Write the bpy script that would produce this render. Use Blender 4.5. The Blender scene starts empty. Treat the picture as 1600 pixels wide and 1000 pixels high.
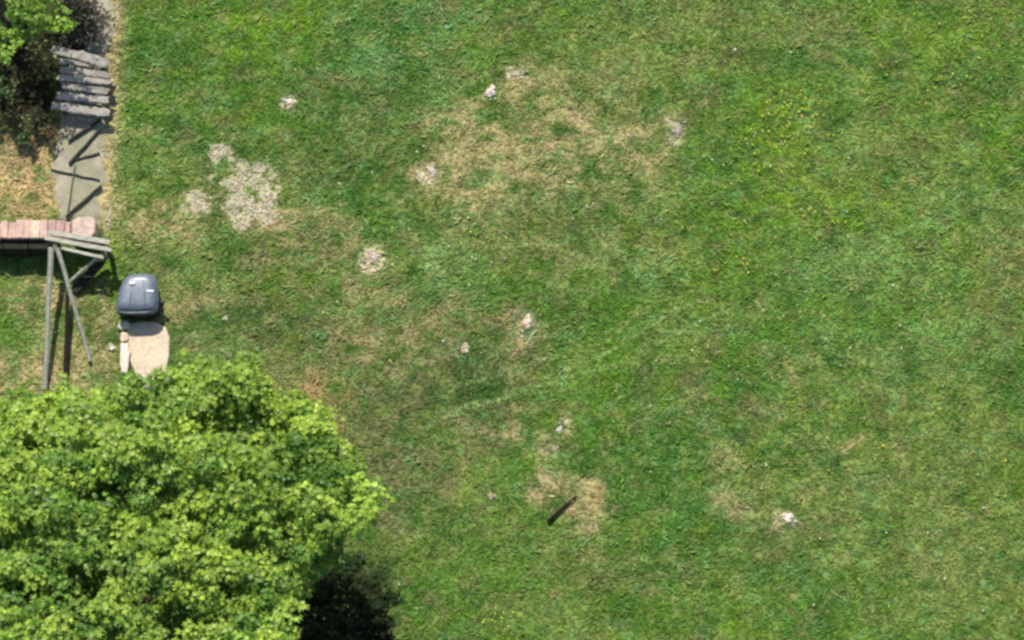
import bpy, math, random
import numpy as np
from mathutils import Vector, Matrix

SC = bpy.context.scene
COL = SC.collection
R = math.radians
random.seed(7)
RNG = np.random.default_rng(11)

# ------------------------------------------------------------------ camera
S = 0.008                      # metres per photo pixel on the ground at the picture centre
DIST = 40.0
TILT = R(15)                   # off nadir, looking slightly towards +Y
cam_d = bpy.data.cameras.new('camera')
cam = bpy.data.objects.new('camera', cam_d)
COL.objects.link(cam)
cam.location = (0, -DIST * math.sin(TILT), DIST * math.cos(TILT))
cam.rotation_euler = (TILT, 0, 0)
cam_d.sensor_width = 36
cam_d.lens = 36 * DIST / (1600 * S)
cam_d.clip_end = 2000
SC.camera = cam

# ------------------------------------------------------------------ sky and sun
SUN_EL, SUN_AZ = R(52), R(-13)     # azimuth clockwise from +Y (top of picture)
w = bpy.data.worlds.new('World'); SC.world = w
w.use_nodes = True
nt = w.node_tree; nt.nodes.clear()
sky = nt.nodes.new('ShaderNodeTexSky'); sky.sky_type = 'NISHITA'; sky.sun_disc = False
sky.sun_elevation = SUN_EL; sky.sun_rotation = SUN_AZ
bg = nt.nodes.new('ShaderNodeBackground'); bg.inputs[1].default_value = 0.12
wo = nt.nodes.new('ShaderNodeOutputWorld')
nt.links.new(sky.outputs[0], bg.inputs[0]); nt.links.new(bg.outputs[0], wo.inputs[0])
sd = bpy.data.lights.new('sun', 'SUN'); sd.energy = 4.8; sd.angle = R(0.5); sd.color = (1, 0.95, 0.84)
so = bpy.data.objects.new('sun', sd); COL.objects.link(so)
sv = Vector((math.sin(SUN_AZ) * math.cos(SUN_EL), math.cos(SUN_AZ) * math.cos(SUN_EL), math.sin(SUN_EL)))
so.rotation_euler = sv.to_track_quat('Z', 'Y').to_euler()
so.location = (0, 0, 20)
SC.view_settings.view_transform = 'Standard'
SC.view_settings.look = 'None'
SC.view_settings.exposure = 0.19
SC.view_settings.gamma = 1.0
try:
    SC.cycles.pixel_filter_type = 'BLACKMAN_HARRIS'
    SC.cycles.filter_width = 2.7
    SC.cycles.pixel_filter_width = 2.7
except Exception:
    pass

# ------------------------------------------------------------------ helpers
CAM = np.array(cam.location)
_R = np.array([[1, 0, 0], [0, math.cos(TILT), -math.sin(TILT)], [0, math.sin(TILT), math.cos(TILT)]])
def at(px, py, z=0.0):
    """world point at height z seen at photo pixel (px, py)"""
    d = _R @ np.array([(px - 800) * S / DIST, (500 - py) * S / DIST, -1.0])
    t = (z - CAM[2]) / d[2]
    p = CAM + d * t
    return Vector((float(p[0]), float(p[1]), z))

def hash2(ix, iy, seed):
    n = (ix.astype(np.int64) * 374761393 + iy.astype(np.int64) * 668265263 + seed * 144665) & 0x7fffffff
    n = ((n ^ (n >> 13)) * 1274126177) & 0x7fffffff
    n = (n ^ (n >> 16)) & 0xffff
    return n / 65535.0
def vnoise(x, y, seed=0):
    ix = np.floor(x); iy = np.floor(y); fx = x - ix; fy = y - iy
    fx = fx * fx * (3 - 2 * fx); fy = fy * fy * (3 - 2 * fy)
    a = hash2(ix, iy, seed); b = hash2(ix + 1, iy, seed); c = hash2(ix, iy + 1, seed); d = hash2(ix + 1, iy + 1, seed)
    return (a * (1 - fx) + b * fx) * (1 - fy) + (c * (1 - fx) + d * fx) * fy
def fbm(x, y, seed=0, octv=4, rough=0.5):
    s = 0; amp = 1; tot = 0
    for k in range(octv):
        s = s + amp * vnoise(x * 2**k + 17.3 * k, y * 2**k - 9.1 * k, seed + k); tot += amp; amp *= rough
    return s / tot

def tag(o, label=None, cat=None, group=None, kind=None):
    if label: o['label'] = label
    if cat: o['category'] = cat
    if group: o['group'] = group
    if kind: o['kind'] = kind
    return o
def link(name, me, mat=None, parent=None):
    o = bpy.data.objects.new(name, me); COL.objects.link(o)
    if mat: me.materials.append(mat)
    if parent: o.parent = parent
    return o
def empty(name, loc):
    o = bpy.data.objects.new(name, None); COL.objects.link(o); o.location = loc
    o.empty_display_size = .1
    return o
def np_mesh(name, V, F, colors=None, smooth=False):
    """V (n,3); F (m,k) faces of k corners; colors (n,3) linear per vertex"""
    me = bpy.data.meshes.new(name)
    V = np.asarray(V, dtype=np.float32); F = np.asarray(F, dtype=np.int32)
    m, k = F.shape
    me.vertices.add(len(V)); me.vertices.foreach_set('co', V.ravel())
    me.loops.add(m * k); me.loops.foreach_set('vertex_index', F.ravel())
    me.polygons.add(m); me.polygons.foreach_set('loop_start', np.arange(0, m * k, k, dtype=np.int32))
    if smooth: me.polygons.foreach_set('use_smooth', np.ones(m, dtype=bool))
    me.update(calc_edges=True)
    if colors is not None:
        a = me.color_attributes.new('tint', 'FLOAT_COLOR', 'POINT')
        c = np.ones((len(V), 4), dtype=np.float32); c[:, :3] = colors
        a.data.foreach_set('color', c.ravel())
    return me
class MB:
    """collects polygons for one mesh"""
    def __init__(self): self.v = []; self.f = []; self.c = []
    def add(self, vs, fs, col=None):
        b = len(self.v); self.v += [tuple(p) for p in vs]
        self.f += [tuple(i + b for i in f) for f in fs]
        self.c += [col or (1, 1, 1)] * len(vs)
    def tube(self, pts, rads, n=7, col=None, cap=True, wob=0.0):
        pts = [Vector(p) for p in pts]; vs = []; fs = []
        for i, p in enumerate(pts):
            d = (pts[min(i + 1, len(pts) - 1)] - pts[max(i - 1, 0)]).normalized()
            u = d.cross(Vector((0.13, 0.31, 0.94))).normalized(); v = d.cross(u)
            for k in range(n):
                a = 2 * math.pi * k / n; r = rads[i] * (1 + wob * (random.random() - .5))
                vs.append(p + u * r * math.cos(a) + v * r * math.sin(a))
        for i in range(len(pts) - 1):
            for k in range(n):
                fs.append((i*n+k, i*n+(k+1) % n, (i+1)*n+(k+1) % n, (i+1)*n+k))
        if cap: fs.append(tuple(range(n))[::-1]); fs.append(tuple((len(pts)-1)*n+k for k in range(n)))
        self.add(vs, fs, col)
    def plank(self, a, b, width, thick, segs=8, jit=0.004, col=None, bow=0.0):
        """a weathered board from a to b, with uneven edges, worn ends"""
        a = Vector(a); b = Vector(b); d = (b - a).normalized()
        s = d.cross(Vector((0, 0, 1))).normalized(); up = s.cross(d).normalized()
        vs = []; fs = []
        for i in range(segs + 1):
            t = i / segs; p = a.lerp(b, t) + up * bow * math.sin(math.pi * t)
            e = .82 if i in (0, segs) else 1
            for (sx, sz) in ((-1, 0), (-.8, 1), (.8, 1), (1, 0), (.9, -1), (-.9, -1)):
                q = p + s * sx * (width / 2 * e + random.uniform(-jit, jit)) + up * (sz * thick / 2 + random.uniform(-jit, jit) * .4)
                vs.append(q + d * (random.uniform(-jit, jit) * (3 if i in (0, segs) else 1)))
        n = 6
        for i in range(segs):
            for k in range(n): fs.append((i*n+k, i*n+(k+1) % n, (i+1)*n+(k+1) % n, (i+1)*n+k))
        fs.append(tuple(range(n))[::-1]); fs.append(tuple(segs*n+k for k in range(n)))
        self.add(vs, fs, col)
    def build(self, name, mat, parent=None, smooth=False):
        me = bpy.data.meshes.new(name); me.from_pydata(self.v, [], self.f); me.update()
        a = me.color_attributes.new('tint', 'FLOAT_COLOR', 'POINT')
        a.data.foreach_set('color', np.array([(*c, 1) for c in self.c], dtype=np.float32).ravel())
        if smooth: me.polygons.foreach_set('use_smooth', [True] * len(me.polygons))
        me.update()
        o = link(name, me, mat)
        if parent:
            o.parent = parent; o.matrix_parent_inverse = Matrix.Translation(parent.location).inverted()
        return o
def child(o, parent):
    o.parent = parent; o.matrix_parent_inverse = Matrix.Translation(parent.location).inverted(); return o

# ------------------------------------------------------------------ materials
def mat(name, base=(1, 1, 1), rough=.9, scale=8, amount=.35, bump=.2, bump_scale=60, attr=True, island=0.0, spec=.2,
        trans=None, stretch=None, scale2=None):
    m = bpy.data.materials.new(name); m.use_nodes = True
    n = m.node_tree; n.nodes.clear(); L = n.links.new
    out = n.nodes.new('ShaderNodeOutputMaterial'); b = n.nodes.new('ShaderNodeBsdfPrincipled')
    b.inputs['Roughness'].default_value = rough
    b.inputs['Specular IOR Level'].default_value = spec
    tc = n.nodes.new('ShaderNodeTexCoord'); vec = tc.outputs['Object']
    if stretch:
        mp = n.nodes.new('ShaderNodeMapping'); mp.inputs['Scale'].default_value = stretch
        L(vec, mp.inputs[0]); vec = mp.outputs[0]
    no = n.nodes.new('ShaderNodeTexNoise'); no.inputs['Scale'].default_value = scale
    no.inputs['Detail'].default_value = 6; L(vec, no.inputs['Vector'])
    mr = n.nodes.new('ShaderNodeMapRange')
    mr.inputs[1].default_value = .3; mr.inputs[2].default_value = .7
    mr.inputs[3].default_value = 1 - amount; mr.inputs[4].default_value = 1 + amount
    L(no.outputs[0], mr.inputs[0])
    val = mr.outputs[0]
    if scale2:
        no2 = n.nodes.new('ShaderNodeTexNoise'); no2.inputs['Scale'].default_value = scale2; no2.inputs['Detail'].default_value = 3
        L(vec, no2.inputs['Vector'])
        mr2 = n.nodes.new('ShaderNodeMapRange'); mr2.inputs[1].default_value = .3; mr2.inputs[2].default_value = .7
        mr2.inputs[3].default_value = .8; mr2.inputs[4].default_value = 1.2; L(no2.outputs[0], mr2.inputs[0])
        mm = n.nodes.new('ShaderNodeMath'); mm.operation = 'MULTIPLY'; L(val, mm.inputs[0]); L(mr2.outputs[0], mm.inputs[1]); val = mm.outputs[0]
    if island:
        g = n.nodes.new('ShaderNodeNewGeometry'); mr3 = n.nodes.new('ShaderNodeMapRange')
        mr3.inputs[3].default_value = 1 - island; mr3.inputs[4].default_value = 1 + island
        L(g.outputs['Random Per Island'], mr3.inputs[0])
        mm = n.nodes.new('ShaderNodeMath'); mm.operation = 'MULTIPLY'; L(val, mm.inputs[0]); L(mr3.outputs[0], mm.inputs[1]); val = mm.outputs[0]
    sc = n.nodes.new('ShaderNodeVectorMath'); sc.operation = 'SCALE'; L(val, sc.inputs['Scale'])
    if attr:
        at_ = n.nodes.new('ShaderNodeAttribute'); at_.attribute_name = 'tint'
        mu = n.nodes.new('ShaderNodeVectorMath'); mu.operation = 'MULTIPLY'
        L(at_.outputs['Color'], mu.inputs[0]); mu.inputs[1].default_value = base; L(mu.outputs[0], sc.inputs[0])
    else:
        sc.inputs[0].default_value = base
    L(sc.outputs[0], b.inputs['Base Color'])
    if bump:
        nb = n.nodes.new('ShaderNodeTexNoise'); nb.inputs['Scale'].default_value = bump_scale; nb.inputs['Detail'].default_value = 5
        L(vec, nb.inputs['Vector'])
        bu = n.nodes.new('ShaderNodeBump'); bu.inputs['Strength'].default_value = bump; bu.inputs['Distance'].default_value = .02
        L(nb.outputs[0], bu.inputs['Height']); L(bu.outputs[0], b.inputs['Normal'])
    if trans:
        t = n.nodes.new('ShaderNodeBsdfTranslucent'); mx = n.nodes.new('ShaderNodeMixShader'); mx.inputs[0].default_value = trans
        br = n.nodes.new('ShaderNodeVectorMath'); br.operation = 'MULTIPLY'; br.inputs[1].default_value = (1.1, 1.25, .6)
        L(sc.outputs[0], br.inputs[0]); L(br.outputs[0], t.inputs[0])
        L(b.outputs[0], mx.inputs[1]); L(t.outputs[0], mx.inputs[2]); L(mx.outputs[0], out.inputs[0])
    else:
        L(b.outputs[0], out.inputs[0])
    return m
M_ground = mat('turf_soil', scale=9, amount=.10, bump=.15, bump_scale=45, scale2=55)
M_blade = mat('grass_blade', rough=.65, amount=.10, scale=3, bump=0, island=.20, trans=.35, spec=.06)
M_leaf = mat('tree_leaf', rough=.42, amount=.12, scale=2.5, bump=0, island=.18, trans=.2, spec=.30)
M_bark = mat('bark', base=(.11, .085, .06), scale=14, amount=.4, bump=.6, bump_scale=40, attr=False)
M_deadwood = mat('dead_twig', base=(.07, .055, .05), scale=14, amount=.4, bump=0, attr=False)
M_wood = mat('weathered_wood', base=(1, 1, 1), scale=9, amount=.38, bump=.5, bump_scale=50, stretch=(1, 6, 6), rough=.85)
M_path = mat('path_gravel', scale=7, amount=.16, bump=.4, bump_scale=60, scale2=60)
M_brick = mat('brick', scale=16, amount=.22, bump=.4, bump_scale=70)
M_slab = mat('worn_slab', scale=7, amount=.10, bump=.2, bump_scale=80, scale2=40)
M_rock = mat('pale_rock', scale=18, amount=.18, bump=.6, bump_scale=50)
M_plastic = mat('dark_plastic', base=(.125, .152, .195), rough=.38, scale=14, amount=.14, bump=.05, bump_scale=12, attr=False, spec=.6)
M_black = mat('black_plastic', base=(.012, .014, .016), rough=.5, scale=20, amount=.3, bump=.1, attr=False, spec=.4)
M_rust = mat('dark_steel', base=(.022, .012, .008), rough=.8, scale=30, amount=.5, bump=.4, attr=False)
M_petal = mat('petal', rough=.7, amount=.05, scale=5, bump=0)

# ------------------------------------------------------------------ the colour of the turf
GREEN = np.array((.094, .198, .024)); DARKG = np.array((.058, .152, .026)); OLIVE = np.array((.184, .236, .060))
TAN = np.array((.370, .305, .150)); ORANGE = np.array((.38, .245, .110)); YELG = np.array((.150, .255, .020))
BROWN = np.array((.185, .180, .075)); DOLV = np.array((.070, .115, .030)); STRAW = np.array((.46, .33, .165)); SHADE_SOIL = np.array((.018, .014, .010)); PALE = np.array((.50, .44, .30)); MINT = np.array((.150, .285, .090))  # the soil tone is near-black, with foliage shade put into it
PATCH = [  # px, py, rx, ry, strength, colour
 (370,70,170,100,.7,GREEN),(600,70,100,100,.8,DARKG),(600,150,120,80,.7,DARKG),(560,270,110,60,.6,GREEN),(1130,340,140,120,.8,GREEN),
 (1110,240,60,60,.4,GREEN),(900,600,120,60,.7,GREEN),(960,500,110,60,.5,GREEN),(840,880,120,70,.7,GREEN),(650,950,90,80,.8,GREEN),
 (1300,890,170,70,.4,DARKG),(1490,120,120,80,.3,DARKG),(1230,480,120,60,.3,DARKG),(1560,560,80,60,.5,DARKG),(700,460,80,40,.4,GREEN),
 (1000,720,90,60,.5,DARKG),(1110,840,80,60,.5,DARKG),(420,40,100,50,.4,YELG),
 (1230,210,80,70,.6,YELG),(1310,330,160,60,.5,YELG),(1500,70,80,70,.3,YELG),(1350,100,120,40,.2,OLIVE),(1090,420,60,70,.4,YELG),
 (790,265,100,60,.75,TAN),(700,215,46,42,.55,TAN),(870,245,120,50,.55,TAN),(980,225,60,45,.4,TAN),(855,175,85,60,.6,OLIVE),
 (960,150,110,50,.45,OLIVE),(770,325,90,36,.55,TAN),(800,235,35,26,.5,ORANGE),(950,60,140,60,.4,OLIVE),(1100,25,80,40,.5,OLIVE),
 (900,360,160,60,.4,BROWN),(905,395,200,40,.2,TAN),(700,400,100,50,.35,OLIVE),(740,520,110,50,.55,BROWN),(800,540,90,50,.55,BROWN),(730,600,120,60,.5,BROWN),
 (905,778,46,34,.88,TAN),(925,780,26,26,.2,ORANGE),(908,812,22,26,.45,TAN),(868,695,24,36,.5,TAN),(860,760,30,24,.5,TAN),
 (560,500,90,60,.5,BROWN),(600,560,66,60,.5,TAN),(480,590,40,30,.9,ORANGE),(520,640,34,50,.7,ORANGE),(540,680,60,50,.5,BROWN),
 (420,520,120,70,.5,BROWN),(300,465,46,34,.7,TAN),(330,520,60,60,.4,BROWN),(270,500,40,50,.5,OLIVE),(240,350,80,50,.6,OLIVE),(230,340,50,30,.4,TAN),
 (300,300,120,60,.4,OLIVE),(440,345,60,32,.6,TAN),(400,380,80,36,.5,BROWN),(520,365,46,26,.4,TAN),(340,280,60,60,.3,BROWN),
 (650,700,90,110,.6,BROWN),(600,780,50,90,.5,BROWN),(690,640,60,40,.3,DARKG),(640,560,50,40,.4,TAN),(780,630,80,50,.4,TAN),
 (820,230,210,140,.5,OLIVE),(860,215,170,115,.55,TAN),(730,260,110,80,.45,TAN),(300,465,60,44,.8,TAN),(330,530,70,40,.5,BROWN),(280,400,90,50,.5,OLIVE),(240,345,70,40,.5,TAN),(1420,650,160,90,.35,OLIVE),(1100,60,140,60,.35,OLIVE),(1250,560,60,30,.3,TAN),(1480,880,80,40,.3,TAN),(640,590,170,110,.40,BROWN),(450,470,150,110,.35,BROWN),(640,530,90,120,.35,TAN),(680,612,120,40,.95,DOLV),(750,598,90,28,.8,DOLV),(620,700,70,90,.5,DOLV),(560,250,70,30,.5,DOLV),(430,505,60,30,.6,DOLV),(350,510,60,26,.5,DOLV),(890,360,70,26,.4,DOLV),(350,520,60,50,.35,DARKG),(620,680,90,120,.35,BROWN),
 (1420,330,260,300,.28,YELG),(1350,260,120,60,.3,OLIVE),(1450,780,200,160,.3,OLIVE),
 (1165,640,70,30,.45,BROWN),(1150,750,36,56,.5,TAN),(1320,730,130,90,.4,OLIVE),(1450,600,110,60,.35,OLIVE),(1340,850,120,60,.4,OLIVE),
 (1540,840,110,140,.45,OLIVE),(1480,960,130,60,.4,OLIVE),(920,880,90,60,.4,BROWN),(500,250,80,40,.5,BROWN),(240,250,60,60,.4,OLIVE),
 (1340,690,30,12,.6,TAN),(1395,240,60,40,.3,BROWN),(1380,220,80,70,.25,OLIVE),(1570,420,60,100,.35,BROWN),(1180,880,100,60,.25,OLIVE),
 (1220,830,60,40,.4,BROWN),(540,160,60,50,.35,BROWN),(670,60,80,60,.25,MINT),(590,80,60,40,.45,MINT),(690,430,70,40,.35,MINT),(960,430,90,60,.2,MINT),
 (1340,420,140,60,.3,MINT),(1500,320,80,50,.35,MINT),(1420,540,120,60,.25,MINT),(1290,150,70,90,.2,MINT),
 (452,160,17,15,.75,PALE),(768,146,17,15,.75,PALE),(1057,202,18,24,.8,PALE),(672,270,17,15,.75,PALE),(583,402,21,20,.85,PALE),(822,508,20,24,.7,PALE),(814,512,20,20,.4,ORANGE),(722,545,17,15,.75,PALE),(874,674,17,15,.75,PALE),(1230,812,18,16,.8,PALE),(1220,816,20,16,.5,TAN),(808,116,18,9,.6,PALE),(868,700,14,18,.6,PALE),
 (440,1010,170,120,1,SHADE_SOIL),(545,965,64,96,1,SHADE_SOIL),  # near-black ground painted in as the big tree's shade
 # the yard on the left
 (25,270,110,75,1.0,STRAW),(60,330,90,20,.35,OLIVE),(70,240,70,50,.9,STRAW),(10,110,110,90,1,SHADE_SOIL),(130,40,60,80,.95,SHADE_SOIL),  # dark soil under the shrub, deepened with its shade
 (60,500,140,110,.9,OLIVE),(40,470,60,26,.7,TAN),(50,565,70,50,.8,TAN),(12,510,36,36,.9,GREEN),(130,520,50,80,.6,TAN),(60,600,90,40,.6,TAN),(90,425,50,20,.6,GREEN),
 (150,430,36,26,.7,OLIVE),(140,560,50,60,.4,TAN),(180,410,30,60,.5,YELG),(300,420,70,50,.3,OLIVE),(170,540,26,60,.4,TAN)]
TRACKS = [([(690,640),(770,625),(830,606),(880,590),(960,570),(1030,538),(1090,505),(1150,478)],4,.8),
          ([(640,675),(720,640),(830,612)],4,.7),([(700,605),(800,578),(880,555)],4,.6),([(850,590),(930,560),(1000,520),(1060,480),(1110,468)],4,.7),
          ([(1340,345),(1400,330),(1470,308)],4,.7),([(1280,400),(1400,365),(1500,330)],5,.45),([(520,30),(560,10),(575,0)],5,.5),
          ([(1130,520),(1250,440),(1400,370)],7,.25),([(1130,780),(1160,765),(1100,800)],5,.5),([(1030,800),(1100,770),(1180,730)],6,.4),
          ([(1540,690),(1600,655)],5,.4),([(1060,480),(1030,500),(1035,520),(1090,520)],5,.6)]
cth, sth = math.cos(TILT), math.sin(TILT)
def to_px(x, y):
    """photo pixel of ground points (used to lay out the patches on the ground)"""
    dx = x - CAM[0]; dy = y - CAM[1]; dz = 0 - CAM[2]
    cy = cth * dy + sth * dz; cz = -sth * dy + cth * dz
    return 800 + dx / -cz * DIST / S, 500 - cy / -cz * DIST / S
GRAVEL_BLOBS = [(388,305,46,40,1),(402,290,34,36,1),(410,330,24,22,1),(378,345,18,16,.9),(350,278,24,12,.8),(372,262,24,14,.7),(345,235,22,11,.8),(335,243,9,13,.9),(357,252,9,8,.8),
             (305,315,26,16,1),(318,325,12,10,.8),(312,335,8,8,.6),(395,262,18,10,.6)]
def gravel_mask(X, Y):
    d = np.zeros(X.shape)
    for bx, by, rx, ry, s in GRAVEL_BLOBS:
        d = np.maximum(d, s * np.clip(1.75 - 1.35 * (((X-bx)/rx)**2 + ((Y-by)/ry)**2), 0, 1))
    nz = fbm(X / 13, Y / 13, 700, 4, .6)
    hole = np.exp(-(((X - 352) / 15) ** 2 + ((Y - 303) / 17) ** 2)) * .9
    nf = fbm(X / 5, Y / 5, 720, 3, .6)
    return np.clip(d - hole, 0, 1) * np.clip((nz - .36) * 4.5, 0, 1) * np.clip((nf - .2) * 5, .45, 1)
def SHADE_SOIL_MASK(X, Y):
    return np.exp(-(((X - 60) / 110) ** 2 + ((Y - 90) / 110) ** 2))
def turf(x, y):
    """albedo of the turf and how bare it is, for ground points"""
    X, Y = to_px(x, y)
    # break patch outlines up
    wx = X + 46 * (fbm(x * 2.3, y * 2.3, 51, 4) - .5) * 2; wy = Y + 46 * (fbm(x * 2.3, y * 2.3, 77, 4) - .5) * 2
    n1 = fbm(x * .9, y * .9, 1, 4); n2 = fbm(x * 4, y * 4, 5, 4, .6); n3 = fbm(x * 2.1, y * 2.6, 9, 4)
    c = GREEN * np.ones(x.shape + (3,))
    def mixc(c, col, k): return c * (1 - k[..., None]) + col * k[..., None]
    c = mixc(c, OLIVE, np.clip((n1 - .42) * 3.2, 0, .75)); c = mixc(c, DARKG, np.clip((.50 - n3) * 4, 0, .7))
    c = mixc(c, BROWN, np.clip((fbm(x * 3.1 + 40, y * 3.7, 21, 4) - .55) * 5, 0, .6))
    c = mixc(c, YELG, np.clip((fbm(x * 1.7 - 20, y * 1.9, 33, 3) - .6) * 5, 0, .5))
    # clumps and streaks a hand wide
    q1 = fbm(x * 6.5, y * 9, 140, 4, .65); q2 = fbm(x * 7 + 9, y * 10, 150, 4, .65); q3 = fbm(x * 5, y * 8, 160, 4, .65)
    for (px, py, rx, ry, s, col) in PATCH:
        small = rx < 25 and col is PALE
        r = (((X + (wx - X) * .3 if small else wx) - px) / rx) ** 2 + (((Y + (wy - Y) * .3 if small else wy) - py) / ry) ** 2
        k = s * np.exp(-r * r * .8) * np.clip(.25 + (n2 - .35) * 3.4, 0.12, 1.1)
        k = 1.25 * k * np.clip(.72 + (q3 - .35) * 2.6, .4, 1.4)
        if col is SHADE_SOIL or s >= .9: k = s * np.exp(-r * r * .8)
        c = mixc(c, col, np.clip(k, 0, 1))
    damp = np.clip(1.1 - SHADE_SOIL_MASK(X, Y), 0, 1)
    c = mixc(c, OLIVE * 1.08, np.clip((q1 - .53) * 4.5, 0, .55) * damp); c = mixc(c, TAN * .82, np.clip((q2 - .62) * 4.5, 0, .42) * damp)
    c = mixc(c, DARKG * .95, np.clip((.43 - q3) * 5, 0, .6) * damp); c = mixc(c, MINT, np.clip((fbm(x * 8, y * 11, 170, 3, .6) - .62) * 6, 0, .55) * damp)
    gm = gravel_mask(X, Y); c = mixc(c, PALE * .9, np.clip(gm * 2.0, 0, .95))
    for pts, wd, s in TRACKS:
        best = np.full(x.shape, 1e9)
        for (a, b) in zip(pts[:-1], pts[1:]):
            ax, ay = a; bx, by = b; L2 = (bx-ax)**2 + (by-ay)**2
            t = np.clip(((X-ax)*(bx-ax)+(Y-ay)*(by-ay))/L2, 0, 1)
            best = np.minimum(best, np.hypot(X-ax-t*(bx-ax)+5*(n2-.5), Y-ay-t*(by-ay)+7*(n3-.5)))
        c = mixc(c, np.array((.25, .36, .12)), min(1, s * .95) * np.exp(-(best / (wd * .62)) ** 2) * np.clip(.7+(n2-.3)*1.5, 0, 1))
    # dry earth strip beside the path
    e = 172 + 10 * (n3 - .5) - 14 * (Y / 345) + 0 * X
    k = np.exp(-((X - e - 4) / (13 + 8 * n2)) ** 2) * (1 / (1 + np.exp((Y - 360) / 12)))
    c = mixc(c, TAN * 1.25, np.clip(k * 1.1, 0, .95))
    fine = .85 + .3 * fbm(x * 22, y * 26, 61, 3)
    c = c * fine[..., None] * (.70 + .60 * n2)[..., None]
    bare = np.clip((c[..., 0] / c[..., 1] - .75) * 1.3, 0, 1)
    return c, bare

# ------------------------------------------------------------------ ground: one sheet out to the horizon
def ground():
    def axis(a, b, step, far):
        core = list(np.arange(a, b + 1e-6, step)); g = step; lo = []; hi = []; x = a; y = b
        while x > -far: g *= 1.35; x -= g; lo.append(x)
        g = step
        while y < far: g *= 1.35; y += g; hi.append(y)
        return np.array(lo[::-1] + core + hi)
    xs = axis(-7.4, 7.4, .028, 400); ys = axis(-4.9, 5.1, .028, 400)
    X, Y = np.meshgrid(xs, ys)
    inside = (np.abs(X) < 9) & (np.abs(Y) < 7)
    Z = .03 * (fbm(X * 1.5, Y * 1.5, 90, 4) - .5) + .030 * (fbm(X * 9, Y * 12, 91, 3) - .5)
    Z = np.where(inside, Z, -.02) - .015
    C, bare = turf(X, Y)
    C = C * (.95 + .05 * bare[..., None])
    nx, ny = len(xs), len(ys)
    i = np.arange(nx * ny).reshape(ny, nx)
    F = np.stack([i[:-1, :-1], i[:-1, 1:], i[1:, 1:], i[1:, :-1]], -1).reshape(-1, 4)
    V = np.stack([X, Y, Z], -1).reshape(-1, 3)
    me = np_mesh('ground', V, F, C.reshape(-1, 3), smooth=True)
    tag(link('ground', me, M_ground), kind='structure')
ground()

# no grass grows here (photo pixels)
PATH_POLY = [(150,-60),(178,-60),(172,60),(168,130),(160,200),(158,300),(156,346),(96,346),(92,310),(88,270),(94,235),(100,190),(100,120),(135,60)]
SLAB_POLY = [(199,506),(215,502),(242,502),(258,511),(266,528),(264,556),(258,586),(248,604),(222,606),(214,588),(202,560),(197,530)]
SLAB_IN = [(232 + (x - 232) * .93, 553 + (y - 553) * .95) for x, y in SLAB_POLY]
def in_poly(X, Y, poly):
    ins = np.zeros(X.shape, bool); n = len(poly)
    for i in range(n):
        x1, y1 = poly[i]; x2, y2 = poly[(i + 1) % n]
        cond = ((y1 > Y) != (y2 > Y)) & (X < (x2 - x1) * (Y - y1) / ((y2 - y1) or 1e-9) + x1)
        ins ^= cond
    return ins

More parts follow.
